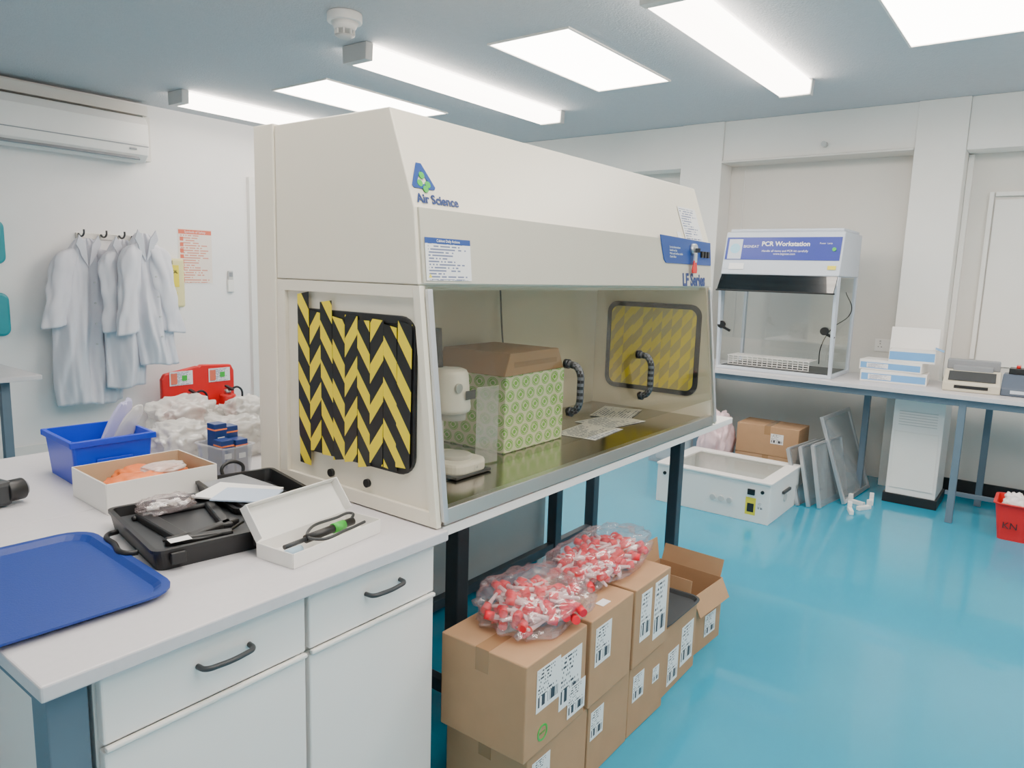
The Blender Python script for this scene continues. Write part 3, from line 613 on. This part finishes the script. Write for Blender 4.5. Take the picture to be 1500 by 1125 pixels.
for zz in(.0,.018,.036,.054): l.append(((-.1,0,zz+.003),(.005,.65,.005)))
boxes('mesh',l,WPLAS,tr,(5.95,1.86,.932),0)
pb=mat('sky_blue_print',(.15,.38,.72),.45)
def wb(c,s_,rz,lab):
    b=thing('glove_box',lab,'box',c,rz=rz,group='reagent boxes')
    box('body',(0,0,s_[2]/2),s_,WPLAS,b,.003)
    box('print_band',(-s_[0]/2-.0006,.0,s_[2]*.45),(.001,s_[1]*.96,s_[2]*.6),pb,b,0)
    flat('print_block',(-s_[0]/2-.0013,s_[1]*.2,s_[2]*.45),s_[1]*.35,s_[2]*.45,FX,POST,b)
wb((6.03,.965,.9005),(.24,.44,.085),4,'white and blue product box lying on the bench')
wb((6.03,.98,.987),(.22,.42,.075),-3,'white and blue product box stacked on another box')
b=thing('open_box','opened white and blue cardboard box with raised lid','box',(6.02,.86,1.063),rz=6)
opentray('body',.18,.30,.09,.003,WPLAS,b,r=.004); box('print_band',(-.091,0,.045),(.001,.29,.06),pb,b,0)
box('lid',(.12,0,.16),(.003,.32,.17),WPLAS,b,.001,(0,D(14),0)); box('side_flap',(0,-.17,.10),(.16,.06,.003),pb,b,0,(D(20),0,0))
BG=mat('beige_plastic',(.62,.57,.45),.45)
i_=thing('laboratory_balance','cream bench instrument with dark keypad and round pan','laboratory instrument',(6.0,.47,.9005),rz=4)
prism('body',[(-.16,0),(.14,0),(.14,.13),(.0,.14),(-.16,.06)],.34,BG,i_,(0,.17,0),XZ,.008)
box('keypad',(-.085,0,.104),(.12,.28,.003),DGREY,i_,.001,(0,D(-26.5),0))
flat('display',(-.162,.0,.035),.2,.022,FX,BLACK,i_)
box('sample_block',(.05,0,.15),(.13,.24,.035),MGREY,i_,.004); box('rear_housing',(.10,0,.17),(.08,.32,.07),MGREY,i_,.006)
i_=thing('block_heater','small dark blue-grey block heater with round knob','laboratory instrument',(5.98,.17,.9005),rz=0)
prism('body',[(-.12,0),(.12,0),(.12,.14),(-.02,.14),(-.12,.05)],.24,mat('slate_plastic',(.09,.115,.16),.4),i_,(0,.12,0),XZ,.008)
box('block',(.05,0,.16),(.12,.18,.04),BLACK,i_,.004)
flat('display',(-.121,.02,.03),.09,.022,FX,LIGHTB,i_); cyl('knob',(-.125,-.07,.028),.014,.02,BLACK,i_,'x')
for i in range(6): cyl('well_cap',(.02+.03*(i%3),-.04+.08*(i//3),.19),.012,.02,RED if i%2 else WPLAS,i_)
def sock(x,y,z,rot,lab):
    s=thing('wall_socket',lab,'wall socket',(x,y,z)); s.rotation_euler=rot
    flat('faceplate',(0,0,0),.17,.10,(0,0,0),WPLAS,s,.01)
    for dx in(-.045,.045):
        for a,b_ in((0,.02),(-.012,-.005),(.012,-.005)): box('pin_slot',(dx+a,b_-.008,.0105),(.008,.006,.001),BLACK,s,0)
        box('rocker',(dx+.0,.034,.012),(.014,.018,.005),LGREY,s,.001)
sock(3.54,YA,1.05,XZ,'white double wall socket below the yellow bags')
sock(XB,1.15,1.12,FX,'white double wall socket above the wall bench')
tag(tube('wall_cable',[(0,0,0),(0,0,1.5)],.004,WPLAS,None,(XB-.005,2.45,1.1)),'thin white cable running down the recessed wall','cable')
sn_=tag(cyl('ceiling_sensor',(XC-.005,1.72,2.735),.022,.05,LGREY,None,'x'),'small grey round sensor fixed on the beam','sensor')
# ------------------------------------------------------------------ floor items
h=thing('floor_hood','white equipment housing lying open on its back on the floor','equipment housing',(5.1,1.81,0),world=True)
x0,x1,y0,y1,hh=4.76,5.42,1.42,2.24,.275
bx('front_wall',(x0,y0,0),(x0+.02,y1,hh),WPLAS,h); bx('rear_wall',(x1-.02,y0,0),(x1,y1,hh),WPLAS,h)
bx('end_wall',(x0+.021,y0,0),(x1-.021,y0+.02,hh),WPLAS,h); bx('end_wall',(x0+.021,y1-.02,0),(x1-.021,y1,hh),WPLAS,h)
prism('top_frame',rr(x1-x0+.02,y1-y0+.02,.02),.015,WPLAS,h,((x0+x1)/2,(y0+y1)/2,hh),(0,0,0),.003,hole=rr(x1-x0-.14,y1-y0-.16,.02))
bx('inner_floor',(x0+.021,y0+.021,.03),(x1-.021,y1-.021,.04),WPLAS,h,0)
bx('clear_window',(x0+.06,y0+.08,hh-.004),(x1-.06,y1-.08,hh-.001),CLR,h,0)
for y in(1.60,1.66,1.72): cyl('control_knob',(x0-.005,y+.09,.12),.02,.012,LGREY,h,'x')
bx('catch',(x0-.012,1.52,.19),(x0,1.57,.23),BLACK,h)
flat('warning_label',(x0-.0005,1.545,.11),.07,.12,FX,YEL,h); flat('warning_print',(x0-.0015,1.545,.10),.045,.06,FX,INK,h)
flat('rating_label',(x0-.0005,1.48,.12),.04,.05,FX,LABEL,h)
for y in(1.47,2.18): cyl('corner_knob',(x0-.004,y,.22),.012,.01,BLACK,h,'x')
cyl('power_inlet',(5.1,y0-.003,.12),.03,.008,LGREY,h,'y'); bx('side_handle',(5.02,y0-.018,.16),(5.18,y0,.18),DGREY,h)
def ubox(x0,x1,y0,y1,z0,z1,lab):
    c,w,d,hh_=carton(x0,x1,y0,y1,z0,z1,lab,(),'cartons under the wall bench')
    flat('shipping_label',(-w/2-.0012,-.08,hh_*.6),.10,.08,FX,LABEL,c)
ubox(5.76,6.05,1.54,2.03,0,.235,'brown cardboard carton on the floor under the wall bench')
ubox(5.76,6.05,1.54,2.03,.2365,.475,'brown cardboard carton stacked under the wall bench')
s=thing('storage_crate','clear plastic crate of lab supplies under the wall bench','crate',(5.98,2.62,0)); opentray('body',.4,.42,.3,.006,CLRW,s,r=.03,flange=.01)
box('supplies',(0,0,.15),(.3,.32,.26),WPLAS,s,.02)
tag(blob('pink_packet',(5.76,2.20,.0),(.28,.24,.52),mat('pink_white_packet',(.82,.60,.64),.5,var=.25,scale=22),None,seed=61,amp=.3,crease=.4,sub=5),'crumpled pink and white plastic sack standing under the bench','sack')
for i,(x,y,hgt,ln,lean) in enumerate([(5.60,1.36,.42,.5,15),(5.62,1.29,.44,.5,13),(5.64,1.22,.46,.5,11)]):
    s=thing('metal_sheet','thin grey metal-edged sheet leaning on its long edge','sheet',(x,y,.0),group='leaning sheets'); s.rotation_euler=(D(-lean),0,D(-8)); s.location.z=.004
    box('board',(0,0,hgt/2),(ln,.010,hgt),PANEL,s,.001)
    for sx in(-1,1): box('edge_channel',(sx*ln/2,0,hgt/2),(.02,.026,hgt),ALU,s,.002)
    box('edge_channel',(0,0,hgt-.002),(ln-.022,.026,.014),ALU,s,.002)
s=thing('glazed_screen','tall aluminium framed glazed panel leaning against other sheets','screen',(5.93,1.12,.004)); s.rotation_euler=(D(-19),0,D(-4))
for c_,s_ in(((-.3,0,.33),(.03,.025,.66)),((.3,0,.33),(.03,.025,.66)),((0,0,.015),(.568,.025,.03)),((0,0,.645),(.568,.025,.03))): box('frame_bar',c_,s_,ALU,s,.002)
box('pane',(0,0,.33),(.57,.005,.60),PANEL,s,0)
for i,(x,y,r) in enumerate([(5.46,1.06,20),(5.60,1.00,-30),(5.70,1.07,70),(5.80,.99,10)]):
    tag(boxes('pipe_bracket',[((0,0,.015),(.12,.03,.03)),((.05,0,.05),(.025,.03,.039))],WPLAS,None,(x,y,0),.004,(0,0,D(r))),'white plastic bracket lying loose on the blue floor','bracket',group='loose brackets')
rb=thing('red_crate','red plastic crate full of crumpled white packaging','crate',(5.68,.05,0))
opentray('body',.30,.34,.24,.006,RED,rb,taper=.03,r=.03,flange=.012)
text('crate_lettering','KN',.06,(-.141,.12,.10),FX,INK,rb,ext=.0003)
for k,(x,y) in enumerate(((-.06,-.07),(.06,-.07),(-.06,.07),(.06,.07))): tag(blob('packaging_scrap',(5.68+x,.05+y,.15),(.11,.12,.13),WPLAS,None,seed=70+k,amp=.5,f=2),'crumpled white packaging scrap in the red crate','packaging',group='packaging scraps')
# ------------------------------------------------------------------ back wall items
cr=thing('coat_rail','dark metal coat hook rail fixed to the wall','coat rail',(2.95,YA,1.83),world=True)
bx('rail',(2.70,YA-.02,1.80),(3.22,YA,1.85),STEELB,cr,.002)
for x in(2.72,2.90,3.05,3.16): tube('hook',[(0,0,0),(0,-.04,-.02),(0,-.10,.0),(0,-.105,.035)],.008,DGREY,cr,(x,YA-.02,1.84))
def coat(x,y,ztop,length,wd,seed,spread,lab,lean=0,sl=.66):
    c=thing('lab_coat',lab,'lab coat',(x,y,ztop),group='hanging lab coats')
    bm=bmesh.new()
    NZ,NA=60,128; rings=[]
    for i in range(NZ+1):
        t=i/NZ; z=-t*length
        if t<.15: w=.055+(wd*.86-.055)*(t/.15)**.8
        else: w=wd*(.86+.14*math.sin((t-.15)/.85*pi*.75))
        w+=.02*noise.noise(Vector((t*4,seed,9)))
        dp=.035+.045*min(1,t*2.5)
        off=lean*t+.03*noise.noise(Vector((t*2.2,seed,4)))
        ring=[]
        for j in range(NA):
            a=2*pi*j/NA
            xx=math.cos(a); yy=math.sin(a); s1=xx*wd
            n1=noise.noise(Vector((s1*13+.5*t,t*1.6,seed*3.7)))
            n2=noise.noise(Vector((s1*30-t*2,t*3.5,seed*1.3+8)))
            n3=1-2*abs(noise.noise(Vector((s1*9+t*2.2,t*1.1,seed+20))))
            fold=(.075*n1+.022*n2+.03*(n3-.6))*min(1,.35+t*1.3)
            hem=(.05*noise.noise(Vector((s1*5,seed,2))))*t
            ring.append(bm.verts.new((off+w*xx,dp*yy+(fold if yy<0 else fold*.3)*(1-abs(xx)**8),z+hem)))
        rings.append(ring)
    for a,b in zip(rings,rings[1:]):
        for j in range(NA): bm.faces.new((a[j],a[(j+1)%NA],b[(j+1)%NA],b[j]))
    bm.faces.new(rings[0]); bm.faces.new(rings[-1][::-1])
    mk('body',bm,CLOTH,c,smooth=True)
    for sgn in(-1,1):
        bm=bmesh.new(); rings=[]; n=40
        for i in range(n+1):
            t=i/n
            cx=sgn*(wd*.60+spread*(t**.85)); cz=-.10-t*sl; cy=-.03-.05*t
            r=.098-.016*t
            if t<.10: r*=.45+.55*math.sqrt(t/.10)
            if t>.93: r*=1.06
            ring=[]
            for j in range(36):
                a=2*pi*j/36
                q=1+.34*noise.noise(Vector((math.cos(a)*1.6,math.sin(a)*1.6+seed,t*4.5+sgn*7)))
                ring.append(bm.verts.new((cx+r*q*math.cos(a),cy+r*.55*q*math.sin(a),cz+.38*r*math.cos(a)*(-sgn)*(1-.6*t))))
            rings.append(ring)
        for a,b in zip(rings,rings[1:]):
            for j in range(36): bm.faces.new((a[j],a[(j+1)%36],b[(j+1)%36],b[j]))
        bm.faces.new(rings[0]); bm.faces.new(rings[-1][::-1])
        mk('sleeve',bm,CLOTH,c,smooth=True)
    for sgn in (-1,1): prism('collar_lapel',[(sgn*.075,.03),(sgn*.10,-.05),(sgn*.07,-.10),(sgn*.06,-.14),(0,-.24),(sgn*.025,-.05)],.014,CLOTH,c,(0,-.075,.0),(D(97),0,0),.004)
    for k in range(4): cyl('button',(.015+lean*(.3+.1*k),-.125,-.36-.17*k),.008,.012,LGREY,c,'y')
coat(2.70,6.53,1.80,1.38,.27,1,.13,'long white cotton lab coat hanging from the hook rail',-.02,.62)
coat(2.93,6.40,1.80,1.24,.17,2,.02,'white lab coat hanging between two others on rail',0)
coat(3.06,6.29,1.86,1.12,.17,3,.10,'narrow white lab coat bunched on the last hook',.10,.74)
yb_=thing('spill_kit_bag','yellow and white spill kit bag hanging on the wall','bag',(3.46,YA-.06,1.2),world=True)
bx('body',(3.36,YA-.09,1.21),(3.60,YA,1.66),mat('pale_yellow_bag',(.78,.72,.36),.4,var=.1),yb_,.02)
bx('label_patch',(3.37,YA-.094,1.40),(3.54,YA-.09,1.60),YEL,yb_,.0)
text('bag_lettering','BATTLE\nSPILL\nCHEMICAL\nKIT',.042,(3.375,YA-.096,1.56),XZ,INK,yb_,ext=.0003,bold=.001,sx=.76)
bx('label_patch',(3.38,YA-.094,1.27),(3.52,YA-.09,1.35),YEL,yb_,0)
pb_=thing('wall_poster','red and cream printed safety poster fixed to the wall','poster',(3.76,YA-.002,1.69),world=True)
flat('border',(3.76,YA-.0005,1.69),.35,.525,XZ,PAPER,pb_,.002)
flat('sheet',(3.76,YA-.0026,1.69),.335,.51,XZ,POSTER,pb_,.002)
PR=mat('poster_red',(.74,.16,.09),.5)
flat('header',(3.76,YA-.005,1.915),.33,.04,XZ,PR,pb_)
for k in range(8): flat('symbol',(3.625,YA-.005,1.85-k*.055),.035,.035,XZ,PR,pb_)
text('poster_lettering','Symbols of Safety',.03,(3.76,YA-.0065,1.915),XZ,PAPER,pb_,'CENTER',.0002)
rc=thing('remote_control','white air conditioner remote in a wall holder','remote control',(4.11,YA-.02,1.45),world=True)
bx('holder',(4.08,YA-.03,1.35),(4.145,YA,1.47),WPLAS,rc,.006); bx('body',(4.085,YA-.025,1.38),(4.14,YA-.008,1.56),LGREY,rc,.005); bx('screen',(4.093,YA-.028,1.50),(4.132,YA-.024,1.545),MGREY,rc,.001)
fp=thing('fire_extinguisher_stand','red moulded fire point stand with round-topped back and sign plates','fire extinguisher stand',(3.60,6.42,0))
prism('back',[(-.36,0),(.36,0),(.36,.60),(.33,.66),(.02,.68),(0,.665),(-.02,.67),(-.33,.62),(-.36,.57)],.05,RED,fp,(0,.05,0),XZ,.015)
box('base',(0,-.12,.05),(.72,.34,.1),RED,fp,.02)
for x in(-.18,.20):
    flat('sign',(x,-.003,.57),.22,.13,XZ,POST,fp,.004); flat('sign_symbol',(x-.07,-.008,.57),.06,.10,XZ,PR,fp,.002); flat('sign_green',(x+.03,-.008,.57),.05,.05,XZ,GREEN,fp,.002)
for x in(3.44,3.80):
    e=thing('fire_extinguisher','red fire extinguisher with black hose in floor stand','fire extinguisher',(x,6.28,.101),group='fire extinguishers')
    cyl('cylinder',(0,0,.15),.075,.30,RED,e,bevel=.02); cyl('neck',(0,0,.32),.03,.05,STEELB,e); box('lever',(0,-.03,.36),(.03,.12,.02),BLACK,e,.004,(D(12),0,0))
    tube('hose',[(0,-.03,.34),(.08,-.06,.36),(.12,-.05,.22),(.10,-.03,.08)],.010,BLACK,e)
for z in(1.74,1.18):
    e=thing('wall_dispenser','teal plastic wall dispenser with rounded top','dispenser',(1.98,YA-.07,z),group='teal dispensers',world=True)
    prism('body',rr(.33,.34,.06),.11,TEAL,e,(1.99,YA,z),XZ,.02); bx('window',(1.92,YA-.114,z-.05),(2.04,YA-.11,z+.02),WPLAS,e)
fb=thing('side_bench','grey-topped bench with blue-grey leg near the coats','bench',(1.3,5.4,0),world=True)
bx('top',(.2,5.06,.87),(1.80,6.2,.9),TOP,fb)
for x in(.3,1.62): 
    for y in(5.16,6.1): bx('leg',(x-.025,y-.025,0),(x+.025,y+.025,.87),LEGB,fb)
bx('rail',(.325,5.15,.80),(1.595,5.19,.87),LEGB,fb)
# ------------------------------------------------------------------ world + camera
wd=bpy.data.worlds.new('world'); bpy.context.scene.world=wd; wd.use_nodes=True
wd.node_tree.nodes['Background'].inputs[0].default_value=(.8,.9,1,1); wd.node_tree.nodes['Background'].inputs[1].default_value=.3
cam=bpy.data.cameras.new('camera'); cam.sensor_width=36; cam.lens=36*1060/1500; cam.clip_start=.05
co=bpy.data.objects.new('camera',cam); SC.objects.link(co)
th,p,r=D(37.1),D(8.7),D(1.74)
F=Vector((math.cos(p)*math.cos(th),math.cos(p)*math.sin(th),-math.sin(p))); Rv=Vector((math.sin(th),-math.cos(th),0)); U=Rv.cross(F)
cx=Rv*math.cos(r)+U*math.sin(r); cy=-Rv*math.sin(r)+U*math.cos(r)
M=Matrix((( cx.x,cy.x,-F.x,0),(cx.y,cy.y,-F.y,0),(cx.z,cy.z,-F.z,1.62),(0,0,0,1)))
co.matrix_world=M
bpy.context.scene.camera=co
